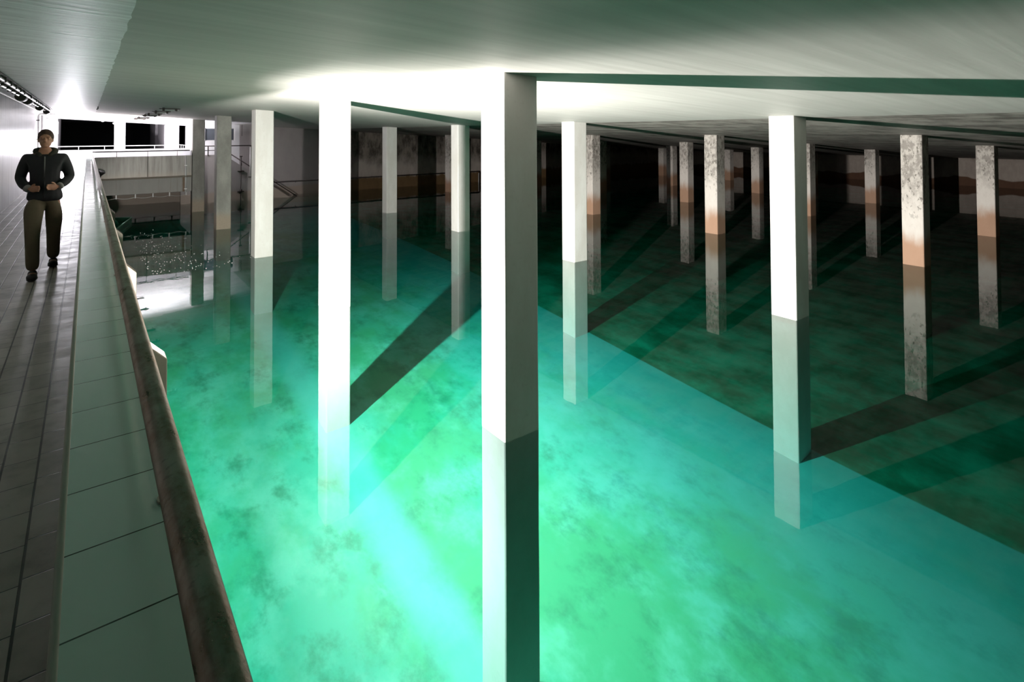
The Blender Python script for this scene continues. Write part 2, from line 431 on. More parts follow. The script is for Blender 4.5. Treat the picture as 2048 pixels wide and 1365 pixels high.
struct('wall_rear', MB().box(6.15, FARX, END, END+.3, -7.5, 4.2), M['wall_end'])
# unlit chamber behind the openings
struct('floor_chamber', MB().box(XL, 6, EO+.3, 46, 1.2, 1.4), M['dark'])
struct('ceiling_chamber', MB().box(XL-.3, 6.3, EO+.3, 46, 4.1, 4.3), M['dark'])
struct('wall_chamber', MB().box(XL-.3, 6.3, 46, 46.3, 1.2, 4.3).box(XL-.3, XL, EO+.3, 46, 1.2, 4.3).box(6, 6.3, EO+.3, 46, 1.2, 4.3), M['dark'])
struct('wall_chamber_pier', MB().box(-1.35, -1.09, EO+.3, 37, 1.4, 4.1), M['chamber'])
struct('wall_chamber_return', MB().box(3.12, 3.34, EO+.3, 36.6, 1.4, 4.1).box(3.12, 3.34, 38.2, 41.6, 1.4, 4.1), M['chamber'])
# platform: floor slab, ledge and sheet parapet
struct('floor_platform', MB().box(.2, 3.42, PLAT, EO, WALK-.62, WALK).box(3.42, PR, 29.79, EO, WALK-.62, WALK).box(PR, 5.2, 29.79, END, WALK-.62, WALK), M['edge'], bevel=.01)
struct('wall_platform_light_stop', MB().box(3.36, 3.42, PLAT+.06, 29.62, WALK, COPE+.23), M['panel'])  # added side wall that keeps the platform light from spilling past the edge
struct('trim_ledge', MB().box(.22, 3.42, PLAT-.09, PLAT, WALK-.04, WALK+.03), M['buttress'], bevel=.008)
pp = tag(struct('wall_platform_parapet', MB().box(.22, 3.42, PLAT, PLAT+.06, WALK+.03, COPE+.03), M['panel'], bevel=.004), 'grey sheet-clad parapet across the front of the platform', 'parapet')
obj('panel_joint', MB().box(1.895, 1.915, PLAT-.006, PLAT, WALK+.03, COPE+.03), M['grout'], pp)

def m_frost():
    n = NT('frosted_white_sheet'); p = n.pos()
    t = n.n('ShaderNodeBsdfTranslucent', ins={0: (.85, .85, .87, 1)}); d = n.n('ShaderNodeBsdfDiffuse', ins={0: (.75, .75, .77, 1)})
    m = n.n('ShaderNodeMixShader', ins={0: .35, 1: t.outputs[0], 2: d.outputs[0]}); n.t.links.new(m.outputs[0], n.out.inputs[0]); return n.m
fu = obj('frosted_upstand', MB().box(.24, 3.42, PLAT+.02, PLAT+.026, COPE+.03, COPE+.23), m_frost(), loc=(1.8, PLAT+.02, COPE+.03))
tag(fu, 'glowing white frosted strip standing on top of the grey platform parapet', 'panel')
# water
mb = MB()
nx, ny = 2, 2
v = [[mb.bm.verts.new((.22 + (FARX-.22)*i/nx, Y0 + (END-Y0)*j/ny, 0)) for j in range(ny+1)] for i in range(nx+1)]
for i in range(nx):
    for j in range(ny): mb.bm.faces.new((v[i][j], v[i+1][j], v[i+1][j+1], v[i][j+1]))
water = obj('water', mb, M['water'], smooth=True)
for f in water.data.polygons:
    if f.normal.z < 0: water.data.flip_normals(); break
tag(water, 'clear turquoise water filling the basin around the pillars', 'water', kind='stuff')

# ------------------------------------------------------------------ pillars
PA, PB = .449, .453
SA, DS, TA, DT = 4.7145, 5.4398, 3.4738, 6.1407
ORD = ['first', 'second', 'third', 'fourth', 'fifth']
ROWN = ['row beside the walkway', 'second row', 'third row out from the walkway', 'fourth row out from the walkway', 'fifth row out from the walkway', 'last row before the far wall']
receivers = [bed]
LAB = {
 (0,0): 'large white square pillar standing nearest, lit on one face, shadowed on the other',
 (0,1): 'bright white square pillar, second from the front in the row beside the walkway',
 (0,2): 'cream white square pillar, third from the front in the row beside the walkway',
 (0,3): 'bare grey concrete pillar, fourth along the walkway, with a pale scuffed patch',
 (0,4): 'bare grey concrete pillar at the corner of the raised platform',
 (1,0): 'tall white square pillar standing where pale floor meets dark floor, frontmost in second row',
 (1,1): 'slim white square pillar just behind the shoulder of the nearest large pillar',
 (1,2): 'pale white pillar with rounded shading, third in the second row, before the stained wall',
 (1,3): 'pale white pillar, fourth in the second row, beside the dark stained end wall',
 (1,4): 'white pillar of the second row hidden behind the second walkway pillar',
}
for n in range(6):
    for i in range(5):
        x, y = TA + DT*n, SA + DS*i
        zt, zb = ceil_z(x+PB)+.0, bed_z(x)-.0
        mb = MB()
        # shaft in two lifts with faintly uneven arrises
        lv = [zb-.05] + [zb + (zt+.02-zb)*k/9 for k in range(1, 9)] + [None]
        rings = []
        for q, zz in enumerate(lv):
            j = .004
            ring = []
            for (dx, dy) in ((0,0),(PB,0),(PB,PA),(0,PA)):
                if zz is None: z_ = ceil_z(x+dx) + .02
                else: z_ = zz
                jx = j*mnoise.noise((x+dx*7+q*1.7, y+dy*5, q*.9+n)); jy = j*mnoise.noise((y+dx*5, x+dy*3+q*2.1, q*1.3+i))
                ring.append(mb.bm.verts.new((x+dx+jx, y+dy+jy, z_)))
            rings.append(ring)
        for A, B in zip(rings, rings[1:]):
            for k in range(4): mb.bm.faces.new((A[k], A[(k+1)%4], B[(k+1)%4], B[k]))
        mb.bm.faces.new(rings[0][::-1]); mb.bm.faces.new(rings[-1])
        mat = M['stained'] if n >= 2 else (M['grey'] if (n == 0 and i >= 3) else M['white'])
        o = obj('pillar', mb, mat, loc=(x+PB/2, y+PA/2, zb-.05), bevel=.022)
        if n < 2: lab = LAB[(n, i)]
        else: lab = 'stained pillar with brown waterline, %s in the %s' % (ORD[i], ROWN[n])
        tag(o, lab, 'pillar', ['white pillars of the walkway row', 'white pillars of the second row', 'stained pillars of the third row', 'stained pillars of the fourth row', 'stained pillars of the fifth row', 'stained pillars of the last row'][n], kind='thing')
        receivers.append(o)

# ------------------------------------------------------------------ buttresses on the tank wall
BS = [7.08 + 4.73*k for k in range(4)] 
bl = ['dark sloped concrete buttress beside the handrail, nearest of the row on the tank wall',
      'pale sloped concrete buttress on the tank wall, second along the handrail',
      'pale sloped concrete buttress on the tank wall, third along the handrail',
      'pale sloped concrete buttress on the tank wall, fourth along, before the platform']
for k, y in enumerate(BS):
    mb = MB().prism([(.215, -5.0), (.71, -5.0), (.71, .79), (.215, 1.30)], 'y', y, y+.25)
    o = obj('buttress', mb, M['buttress'], loc=(.46, y+.12, -5.0), bevel=.012)
    tag(o, bl[k], 'buttress', 'buttresses along the tank wall', kind='thing')

# ------------------------------------------------------------------ handrails
RZ = EYE-.64
RX = .134
h = thing('handrail', 'long worn steel handrail running above the tiled parapet', 'handrail', (RX, 8, COPE), None)
obj('rail', MB().tube([(RX, Y0+.5, RZ), (RX, PLAT-.10, RZ)], .0265, 24), M['steel'], h, smooth=True)
obj('front_rail', MB().tube(arc((RX, PLAT-.10, RZ), (RX, PLAT-.04, RZ), (3.34, PLAT-.04, RZ), .05), .0235, 16), M['black_steel'], h, smooth=True)  # continues the steel rail; its unlit side is put into the black colour
y = 1.6
while y < PLAT-.5:
    bk = obj('bracket', MB().tube([(.172, y, COPE-.01), (.160, y, COPE+.10), (.148, y, RZ-.10), (RX, y, RZ-.015)], .009, 8), M['steel'], h, smooth=True)
    obj('flange', MB().tube([(.165, y, COPE-.004), (.165, y, COPE+.006)], .024, 12), M['steel'], bk)
    y += 2.72
for x in (.9, 1.9, 2.9):
    obj('bracket', MB().tube([(x, PLAT+.008, COPE+.02), (x, PLAT-.04, RZ-.015)], .009, 8), M['steel'], h, smooth=True)
# white guard rail along the end wall openings
for nm, lab, x0, x1, nb in (('guard_rail', 'white tube guard rail across the wide dark opening behind the person', -1.09, 1.03, (-.32, .66)),
                        ('guard_rail', 'white tube guard rail across the second dark opening of the end wall', 1.47, 3.10, (2.68,))):
    g = thing(nm, lab, 'railing', (x0, EO+.1, SILL), 'white rails in the end wall openings')
    obj('top_rail', MB().tube([(x0-.02, EO+.1, SILL+.17), (x1+.02, EO+.1, SILL+.17)], .022, 10), M['pipe_white'], g, smooth=True)
    for b in nb: obj('post', MB().tube([(b, EO+.1, SILL-.01), (b, EO+.1, SILL+.155)], .014, 8), M['pipe_white'], g, smooth=True)
g = thing('guard_rail', 'short white balustrade in the narrow opening beside the corner pillar', 'railing', (3.72, EO+.1, SILL), 'white rails in the end wall openings')
obj('top_rail', MB().tube([(3.70, EO+.1, SILL+.19), (4.05, EO+.1, SILL+.15)], .02, 8), M['pipe_white'], g, smooth=True)
for b in (3.73, 3.825, 3.92, 4.015): obj('baluster', MB().box(b-.011, b+.011, EO+.085, EO+.115, SILL-.005, SILL+.165), M['pipe_white'], g)

# ------------------------------------------------------------------ stairs beside the platform
SY = 29.62
mb = MB().prism([(5.2, 2.24), (8.28, -.03), (10.6, -1.75), (10.6, -3.6), (5.2, -3.6)], 'y', SY, SY+.16)
mb2 = MB().box(3.42, 5.2, SY, SY+.16, -3.6, 2.24)
st = tag(struct('stair_wall', mb, M['wall_end'], bevel=.006), 'sloping concrete side wall of the stairs going down into the water', 'wall', kind='structure')
struct('wall_stair_landing', mb2, M['wall_end'], bevel=.006)
mb = MB()
ns = 18
for k in range(ns):
    xa = 5.2 + .24*k; zt = WALK - .178*(k+1) + .09
    mb.box(xa, xa+.245, SY+.16, END, zt-.5, zt)
sts = thing('stairs', 'flight of concrete steps descending from the platform into the water', 'stairs', (5.2, 30.3, -1.0), kind='thing')
obj('steps', mb, M['wall_end'], sts)
# sloping stair handrail
sr = thing('stair_handrail', 'dark sloping handrail following the stairs down into the water', 'handrail', (6.5, SY+.3, 1.5))
obj('rail', MB().tube([(5.3, SY+.30, 2.42), (8.75, SY+.30, -.06), (9.3, SY+.30, -.46)], .026, 12), M['black_steel'], sr, smooth=True)
for x in (6.0, 7.4, 8.5):
    zr = 2.42 - (x-5.3)*.7188
    obj('bracket', MB().tube([(x, SY+.30, zr), (x, SY+.10, zr-.14), (x, SY+.08, zr-.24)], .011, 8), M['black_steel'], sr, smooth=True)
# guard frame at the top of the stairs
gf = thing('stair_railing', 'dark pipe guard rail at the stair head, its post whitened on the lit side', 'railing', (5.4, SY-.06, 1.2))
obj('top_rail', MB().tube(arc((4.1, SY-.06, 2.655), (6.42, SY-.06, 2.655), (6.42, SY-.06, 1.10), .09), .024, 12), M['black_steel'], gf, smooth=True)
obj('lower_rail', MB().tube([(4.1, SY-.06, 2.45), (5.1, SY-.06, 2.45)], .018, 10), M['black_steel'], gf, smooth=True)
obj('upright_lit_side', MB().tube([(6.36, SY-.06, 2.58), (6.36, SY-.06, 1.14)], .03, 12), M['pipe_white'], gf, smooth=True)  # white tube laid against the dark post as its lit side
obj('bracket', MB().box(6.28, 6.52, SY-.08, SY+.02, 1.10, 1.14), M['black_steel'], gf)
obj('bracket', MB().box(4.5, 4.54, SY-.08, SY+.02, 2.20, 2.66), M['black_steel'], gf)
# spindle in front of the stair wall
sp = thing('valve_spindle', 'thin dark vertical valve rod fixed to the stair wall above the water', 'valve rod', (5.92, SY-.16, 0))
obj('rod', MB().tube([(5.92, SY-.16, -1.8), (5.92, SY-.16, 2.14)], .018, 10), M['black_steel'], sp, smooth=True)
obj('cap', MB().box(5.86, 5.98, SY-.2, SY-.12, 2.12, 2.16), M['black_steel'], sp)
for z in (1.42, .44): obj('bracket', MB().box(5.80, 6.06, SY-.2, SY+.01, z-.02, z+.02), M['black_steel'], sp)
obj('coupling', MB().tube([(5.92, SY-.16, .36), (5.92, SY-.16, .56)], .05, 12), M['black_steel'], sp, smooth=True)
hr = obj('hanging_rod', MB().tube([(6.2, END-.3, 3.12), (6.2, END-.3, ceil_z(6.2)+.01)], .012, 8), M['black_steel'], loc=(6.2, END-.3, 3.7), smooth=True)
tag(hr, 'short dark rod hanging from the slab beside the dusty window', 'rod')
# long wall rail
wr = thing('wall_rail', 'long dark pipe rail along the end wall above the waterline', 'handrail', (14, END-.28, 0))
obj('rail', MB().tube(arc((7.75, END-.28, .70), (20.6, END-.28, .70), (20.6, END-.28, -1.2), .1), .03, 12), M['black_steel'], wr, smooth=True)
obj('end_post_lit_side', MB().tube([(20.50, END-.31, .60), (20.50, END-.31, -1.2)], .026, 10), M['pipe_white'], wr, smooth=True)  # white tube beside the dark pipe end, standing for its lit side
for x in (8.9, 12.5, 16.1, 19.7): obj('bracket', MB().tube([(x, END-.28, .70), (x, END+.01, .62)], .014, 8), M['black_steel'], wr, smooth=True)

# ------------------------------------------------------------------ pipes and small fittings
def on_ceiling(x): return ceil_z(x)
# conduits under the walkway ceiling
cz = ceil_z(-1.08)
cr = thing('conduit_run', 'pair of pale conduits with dark junction boxes under the walkway ceiling', 'conduit', (-1.08, 15, cz))
for dx in (-.065, .055):
    obj('conduit', MB().tube([(-1.08+dx, Y0+.3, cz-.075), (-1.08+dx, 25.4, cz-.075)], .026, 10), M['galv'], cr, smooth=True)
obj('tray', MB().box(-1.19, -.97, Y0+.3, 25.4, cz-.035, cz-.02), M['dark_metal'], cr)
for yy in (15.6, 17.2, 21.3, 24.7):
    jb = obj('junction_box', MB().tube([(-1.11, yy-.28, cz-.11), (-1.11, yy+.28, cz-.11)], .085, 14), M['dark_metal'], cr, smooth=True)
    obj('lid', MB().tube([(-1.11, yy-.30, cz-.11), (-1.11, yy-.28, cz-.11)], .094, 14), M['dark_metal'], jb)
yy = 1.0
while yy < 25.2:
    if min(abs(yy-q) for q in (15.6, 17.2, 21.3, 24.7)) > .5:
        obj('clamp', MB().box(-1.185, -.985, yy-.035, yy+.035, cz-.105, cz-.0), M['dark_metal'], cr, bevel=.006)
    yy += .8
# pipe on the side wall
pv = thing('wall_pipe', 'thin grey pipe climbing the walkway wall and bending along the ceiling', 'pipe', (XL+.05, 26.9, WALK))
obj('pipe', MB().tube(arc((XL+.06, 26.9, WALK+.05), (XL+.06, 26.9, 4.0), (XL+.55, 26.9, 4.0-.02), .12), .03, 12), M['galv'], pv, smooth=True)
for z in (2.3, 3.05, 3.75): obj('clip', MB().box(XL-.005, XL+.10, 26.87, 26.93, z-.02, z+.02), M['dark_metal'], pv)
pv2 = obj('pipe', MB().tube([(XL+.16, 26.98, WALK+.0), (XL+.16, 26.98, 3.94)], .04, 12), M['pipe_white'], loc=(XL+.16, 26.98, WALK), smooth=True)
tag(pv2, 'white vertical pipe standing next to the thin grey wall pipe', 'pipe')
cb = thing('wall_cabinet', 'white narrow wall cabinet at the end of the walkway', 'cabinet', (-1.2, EO-.1, 2.6))
obj('body', MB().box(-1.27, -1.06, EO-.16, EO+.01, 3.25, 3.82), M['pure_white'], cb, bevel=.008)
cd = obj('door', MB().box(-1.255, -1.075, EO-.172, EO-.16, 3.27, 3.80), M['pipe_white'], cb, bevel=.004)
obj('hinge', MB().box(-1.27, -1.25, EO-.176, EO-.165, 3.70, 3.75), M['galv'], cd)
obj('handle', MB().box(-1.10, -1.085, EO-.20, EO-.172, 3.48, 3.58), M['galv'], cd)
# downpipe at the platform front
dp = thing('downpipe', 'pale vertical pipe down the platform front near the corner pillar', 'pipe', (3.20, PLAT-.06, .8))
obj('pipe', MB().tube([(3.20, PLAT-.055, .86), (3.20, PLAT-.055, COPE+.02)], .036, 12), M['pipe_white'], dp, smooth=True)
for z in (1.0, 1.95): obj('clip', MB().box(3.15, 3.25, PLAT-.10, PLAT+.005, z-.015, z+.015), M['galv'], dp)
# cable sagging from clips under the platform
hc = thing('hanging_cable', 'pale cable sagging between white clips under the platform edge', 'cable', (2.0, PLAT+.03, .85))
cx = [.90, 1.51, 2.09, 2.65, 3.23]
pts = []
for a, b in zip([.3]+cx, cx+[3.4]):
    for k in range(6):
        t = k/6; pts.append((a+(b-a)*t, PLAT+.03, .77 - .05*math.sin(math.pi*t)))
obj('cable', MB().tube(pts, .008, 6), M['galv'], hc, smooth=True)
for x in cx: obj('clip', MB().box(x-.018, x+.018, PLAT+.01, PLAT+.05, .735, .895), M['pipe_white'], hc)
# strut bars under the slab
for k, yy in enumerate((18.2, 20.4, 22.9, 24.4, 27.4, 29.3)):
    z = ceil_z(1.82)
    s = thing('strut_bar', 'small dark strut bar under the slab, %s of a line of six toward the platform' % (['first', 'second', 'third', 'fourth', 'fifth', 'sixth'][k]), 'bracket', (1.82, yy, z), 'strut bars under the slab')
    obj('bar', MB().box(1.57, 2.07, yy-.06, yy+.06, z-.03, z-.012), M['black_steel'], s)
    obj('tube', MB().tube([(1.60, yy, z-.05), (2.04, yy, z-.05)], .02, 10), M['pipe_white'] if k < 3 else M['dark_metal'], s, smooth=True)
    for x in (1.67, 1.97): obj('clamp', MB().box(x-.028, x+.028, yy-.07, yy+.07, z-.085, z+.02), M['black_steel'], s)
hk = obj('ceiling_hook', MB().tube([(.235, 20.3, ceil_z(.235)+.01), (.235, 20.3, ceil_z(.235)-.07), (.20, 20.3, ceil_z(.235)-.085)], .016, 8), M['dark_metal'], loc=(.235, 20.3, 4.0), smooth=True)
tag(hk, 'tiny dark hook at the ragged edge of the white ceiling paint', 'hook')
# lamp and small flood on the lintel
lp = thing('lintel_lamp', 'small glowing lamp under the lintel over the wide opening', 'lamp', (.57, EO-.06, HEAD(.53)+.03))
obj('housing', MB().tube([(.57, EO+.01, HEAD(.53)+.03), (.57, EO-.06, HEAD(.53)+.03)], .075, 16), M['pipe_white'], lp, smooth=True)
obj('bulb', MB().ball((.57, EO-.085, HEAD(.53)+.03), .055), m_emit('lamp_glow', (.9, .93, 1.), 60), lp, smooth=True)
sf = thing('spotlight', 'small white tilted spotlight on the pier beside the wide opening', 'lamp', (1.07, EO-.1, HEAD(.95)-.05))
obj('arm', MB().tube([(1.12, EO+.01, HEAD(.95)-.02), (1.07, EO-.1, HEAD(.95)-.05)], .012, 8), M['pipe_white'], sf, smooth=True)
obj('head', MB().tube([(1.10, EO-.12, HEAD(.95)-.03), (.97, EO-.17, HEAD(.95)-.10)], .042, 14), M['pipe_white'], sf, smooth=True)
# black horn lamp and green trough on the tank wall
hl = thing('horn_loudspeaker', 'small black horn loudspeaker on the tank wall just before the platform', 'loudspeaker', (.36, 25.7, 1.6))
obj('horn', MB().tube([(.36, 25.7, 1.56), (.38, 25.66, 1.70), (.42, 25.62, 1.80), (.44, 25.60, 1.84)], [.03, .05, .10, .12], 16), M['black'], hl, smooth=True)
obj('bracket', MB().tube([(.2, 25.7, 1.45), (.36, 25.7, 1.45), (.36, 25.7, 1.60)], .02, 8), M['black'], hl, smooth=True)
tr = thing('inlet_trough', 'dark green metal trough with a round pipe mouth at the water surface', 'trough', (.8, 23.6, 0))
def quad_wall(mb, a, b, z0, z1, th=.03):
    a, b = Vector(a), Vector(b); d = (b-a).normalized(); nrm = Vector((-d.y, d.x, 0))*th
    mb.hexa([(a.x,a.y,z0),(b.x,b.y,z0),(b.x+nrm.x,b.y+nrm.y,z0),(a.x+nrm.x,a.y+nrm.y,z0),(a.x,a.y,z1),(b.x,b.y,z1),(b.x+nrm.x,b.y+nrm.y,z1),(a.x+nrm.x,a.y+nrm.y,z1)])
mb = MB(); quad_wall(mb, (.78, 22.3, 0), (1.34, 25.0, 0), -.25, .14); quad_wall(mb, (1.34, 25.0, 0), (.22, 25.6, 0), -.25, .14)
quad_wall(mb, (.22, 22.2, 0), (.78, 22.3, 0), -.25, .14)
obj('side_plates', mb, M['green_metal'], tr)
mb = MB(); mb.tube([(.78, 22.3, .15), (1.33, 25.0, .15), (.25, 25.6, .15)], .022, 8)
obj('rim', mb, plain('pale_green_rim', (.16, .34, .24), .3, .4), tr, smooth=True)
mb = MB(); mb.bm.free(); mb.bm = bmesh.new()
ring = []
for k in range(24):
    a = 2*math.pi*k/24; ring.append((.62 + .30*math.cos(a)*.8, 24.2 + .12*math.cos(a), .02 + .30*math.sin(a)*.6))
mb.tube(ring + [ring[0]], .055, 10, cap=False)
obj('pipe_mouth', mb, plain('green_pipe_mouth', (.02, .22, .13), .35, .1), tr, smooth=True)
# ------------------------------------------------------------------ the person walking up the walkway
def skin_mesh(chains, sub=2):
    """chains: lists of (point, radius_x, radius_y); equal points join; returns an evaluated bmesh"""
    me = bpy.data.meshes.new('tmp'); vs, es, rad, idx = [], [], [], {}
    for ch in chains:
        pr = None
        for p, rx, ry in ch:
            k = tuple(round(c, 4) for c in p)
            if k not in idx: idx[k] = len(vs); vs.append(p); rad.append((rx, ry))
            if pr is not None: es.append((pr, idx[k]))
            pr = idx[k]
    me.from_pydata(vs, es, [])
    o = bpy.data.objects.new('tmp', me); C.objects.link(o)
    sk = o.modifiers.new('s', 'SKIN'); sk.use_smooth_shade = True; sk.branch_smoothing = .4
    if not me.skin_vertices: me.skin_vertices.new()
    d = me.skin_vertices[0].data
    for i, r in enumerate(rad): d[i].radius = r
    d[0].use_root = True
    su = o.modifiers.new('u', 'SUBSURF'); su.levels = sub
    dg = bpy.context.evaluated_depsgraph_get(); dg.update()
    ev = o.evaluated_get(dg); m2 = bpy.data.meshes.new_from_object(ev)
    bm = bmesh.new(); bm.from_mesh(m2)
    bpy.data.objects.remove(o); bpy.data.meshes.remove(me); bpy.data.meshes.remove(m2)
    return bm
def fuse(bms, vox, smooth=1):
    """union of several shells into ONE continuous surface"""
    me = bpy.data.meshes.new('tmp'); bm = bmesh.new()
    for b in bms:
        t = bpy.data.meshes.new('t'); b.to_mesh(t); b.free(); bm.from_mesh(t); bpy.data.meshes.remove(t)
    bm.to_mesh(me); bm.free()
    o = bpy.data.objects.new('tmp', me); C.objects.link(o)
    r = o.modifiers.new('r', 'REMESH'); r.mode = 'VOXEL'; r.voxel_size = vox
    if smooth:
        s = o.modifiers.new('sm', 'SMOOTH'); s.factor = .5; s.iterations = smooth
    dg = bpy.context.evaluated_depsgraph_get(); dg.update()
    m2 = bpy.data.meshes.new_from_object(o.evaluated_get(dg))
    out = bmesh.new(); out.from_mesh(m2)
    bpy.data.objects.remove(o); bpy.data.meshes.remove(me); bpy.data.meshes.remove(m2)
    return out
def ellip(c, r, rot=None):
    bm = bmesh.new(); m = Matrix.Translation(c) @ (rot or Matrix.Identity(4)) @ Matrix.Diagonal((*r, 1))
    bmesh.ops.create_uvsphere(bm, u_segments=24, v_segments=16, radius=1, matrix=m); return bm
PX, PY = -.41, 9.0
def W_(p): return (PX + p[0], PY + p[1], WALK + p[2])
# joints, the figure faces -Y; its right side is at -X
J = dict(pel=(0,0,.93), sp=(0,-.005,1.10), ch=(0,-.005,1.28), uc=(0,0,1.40), nk=(0,-.005,1.49), hd=(0,-.025,1.56),
         rs=(-.175,.0,1.415), re=(-.24,.07,1.165), rw=(-.135,-.17,1.045), ls=(.175,.0,1.415), le=(.24,.07,1.165), lw=(.125,-.185,1.06),
         rh=(-.095,0,.90), rk=(-.10,-.235,.50), ra=(-.085,-.33,.085), lh=(.095,0,.90), lk=(.085,.06,.49), la=(.075,.34,.12))
def hand(w, dirx, flip):
    """palm, four curled fingers and a thumb; dirx: unit vector along the hand"""
    w = Vector(w); d = Vector(dirx).normalized(); up = Vector((0,0,1)); side = d.cross(up).normalized(); n = side.cross(d).normalized()
    out = []
    palm = Matrix.Translation(w + d*.045) @ Matrix(((d.x, n.x, side.x, 0), (d.y, n.y, side.y, 0), (d.z, n.z, side.z, 0), (0,0,0,1)))
    out.append(ellip((0,0,0), (.052, .041, .019), palm))
    for k, (off, L) in enumerate(((.030,.068),(.010,.076),(-.010,.071),(-.029,.056))):
        a = w + d*.082 + n*off; cur = side*flip
        b = a + d*L*.42 + cur*.010; c_ = b + d*L*.26 + cur*.022; e = c_ + d*L*.10 + cur*.026
        out.append(skin_mesh([[(tuple(a - d*.02),.0095,.0095),(tuple(a),.0095,.0095),(tuple(b),.0088,.0088),(tuple(c_),.008,.008),(tuple(e),.0068,.0068)]], 1))
    a = w + d*.022 + n*.030; b = a + d*.030 + n*.024 + side*flip*.012; c_ = b + d*.030 + n*.004 + side*flip*.012
    out.append(skin_mesh([[(tuple(a - n*.012),.013,.013),(tuple(a),.0125,.0125),(tuple(b),.011,.011),(tuple(c_),.0085,.0085)]], 1))
    return out
T = {k: W_(v) for k, v in J.items()}
def ch(*a): return [(T[k] if isinstance(k, str) else W_(k), rx, ry) for k, rx, ry in a]
core = skin_mesh([
    ch(('pel',.125,.095),('sp',.13,.097),('ch',.155,.112),('uc',.12,.09),('nk',.056,.056),('hd',.06,.064)),
    ch(('uc',.12,.09),('rs',.058,.058),((-.21,.04,1.29),.046,.046),('re',.041,.041),((-.20,-.07,1.09),.037,.037),('rw',.027,.027)),
    ch(('uc',.12,.09),('ls',.058,.058),((.21,.04,1.29),.046,.046),('le',.041,.041),((.19,-.07,1.10),.037,.037),('lw',.027,.027)),
    ch(('pel',.125,.095),('rh',.068,.072),((-.10,-.12,.70),.07,.075),('rk',.055,.058),((-.095,-.27,.34),.052,.055),('ra',.036,.038)),
    ch(('pel',.125,.095),('lh',.068,.072),((.09,.03,.70),.07,.075),('lk',.055,.058),((.08,.19,.34),.052,.055),('la',.036,.038)),
])
def HD(x, y, z): return W_((x*.93, y*.95-.015, z))
parts = [core,
    ellip(HD(0, .012, 1.655), (.074, .092, .098)), ellip(HD(0, -.028, 1.595), (.058, .062, .062)),      # skull, jaw
    ellip(HD(0, -.070, 1.562), (.026, .022, .020)),                                                      # chin
    ellip(HD(0, -.092, 1.632), (.0125, .018, .026)), ellip(HD(0, -.101, 1.615), (.017, .014, .011)),      # nose
    ellip(HD(-.075, .01, 1.635), (.010, .020, .032)), ellip(HD(.075, .01, 1.635), (.010, .020, .032)),    # ears
    ellip(HD(0, -.080, 1.586), (.026, .012, .0065)), ellip(HD(0, -.078, 1.576), (.022, .012, .007)),      # lips
    ellip(HD(-.031, -.077, 1.668), (.026, .012, .007)), ellip(HD(.031, -.077, 1.668), (.026, .012, .007)),# brows
    ellip(HD(-.031, -.076, 1.650), (.013, .010, .008)), ellip(HD(.031, -.076, 1.650), (.013, .010, .008))]# eyes
parts += hand(T['rw'], (.72, -.42, .02), 1) + hand(T['lw'], (-.72, -.42, .02), -1)
parts += [ellip(W_((-.088,-.385,.045)), (.045,.12,.04)), ellip(W_((.075,.295,.06)), (.043,.11,.04))]
nf = NT('skin_tone'); pf = nf.noise(nf.pos(), 30, 3)
skin = nf.bsdf(nf.mix(pf, (.36, .17, .095), (.46, .24, .15)), .5)
person = obj('person', fuse(parts, .0065, 1), skin, loc=(PX, PY, WALK), smooth=True)
tag(person, 'person in black jacket and khaki trousers walking forward on the walkway, hands together', 'person')
cloth_b = plain('black_jacket_fabric', (.012, .013, .015), .8, 0, .25, 40)
cloth_k = plain('khaki_trouser_fabric', (.125, .10, .06), .85, 0, .15, 40)
grey_c = plain('grey_cuff_fabric', (.20, .20, .19), .8)
jk = fuse([skin_mesh([
    ch(((0,0,.855),.205,.155),((0,0,.96),.19,.145),((0,0,1.03),.17,.132),('sp',.156,.124),('ch',.178,.136),('uc',.142,.112),((0,.0,1.455),.098,.092)),
    ch(('uc',.142,.112),('rs',.078,.080),((-.21,.04,1.29),.066,.066),('re',.060,.060),((-.20,-.07,1.09),.052,.052),((-.158,-.147,1.055),.040,.040)),
    ch(('uc',.142,.112),('ls',.078,.080),((.21,.04,1.29),.066,.066),('le',.060,.060),((.19,-.07,1.10),.052,.052),((.148,-.160,1.07),.040,.040))])], .012, 1)
jacket = obj('jacket', jk, cloth_b, person, smooth=True)
hoodm = fuse([skin_mesh([[(W_((-.085,-.03,1.475)),.034,.034),(W_((-.095,.05,1.50)),.042,.042),(W_((0,.10,1.50)),.052,.052),(W_((.095,.05,1.50)),.042,.042),(W_((.085,-.03,1.475)),.034,.034),(W_((.035,-.095,1.435)),.024,.024)]])
             , skin_mesh([[(W_((-.085,-.03,1.475)),.034,.034),(W_((-.035,-.095,1.435)),.024,.024)]])], .01, 1)
obj('collar', hoodm, plain('dark_olive_collar_fabric', (.03, .03, .02), .85), jacket, smooth=True)
for nm, a, b in (('cuff', (-.165,-.14,1.058), (-.143,-.163,1.047)), ('cuff', (.155,-.152,1.073), (.133,-.177,1.062))):
    obj(nm, MB().tube([W_(a), W_(b)], .043, 16), grey_c, jacket, smooth=True)
obj('zip', MB().tube([W_((0,-.114,1.43)), W_((0,-.145,1.28)), W_((0,-.128,1.10)), W_((0,-.132,.93))], .006, 6), grey_c, jacket, smooth=True)
tr_ = fuse([skin_mesh([
    ch(((0,0,1.0),.15,.115),('pel',.175,.132),('rh',.122,.126),((-.10,-.12,.70),.094,.098),('rk',.076,.079),((-.095,-.27,.34),.072,.074),((-.087,-.325,.085),.064,.070)),
    ch(('pel',.175,.132),('lh',.122,.126),((.09,.03,.70),.094,.098),('lk',.076,.079),((.08,.19,.34),.072,.074),((.076,.335,.115),.064,.072))])], .012, 1)
obj('trousers', tr_, cloth_k, person, smooth=True)
shoe_m = plain('black_shoe_leather', (.012, .011, .011), .45)
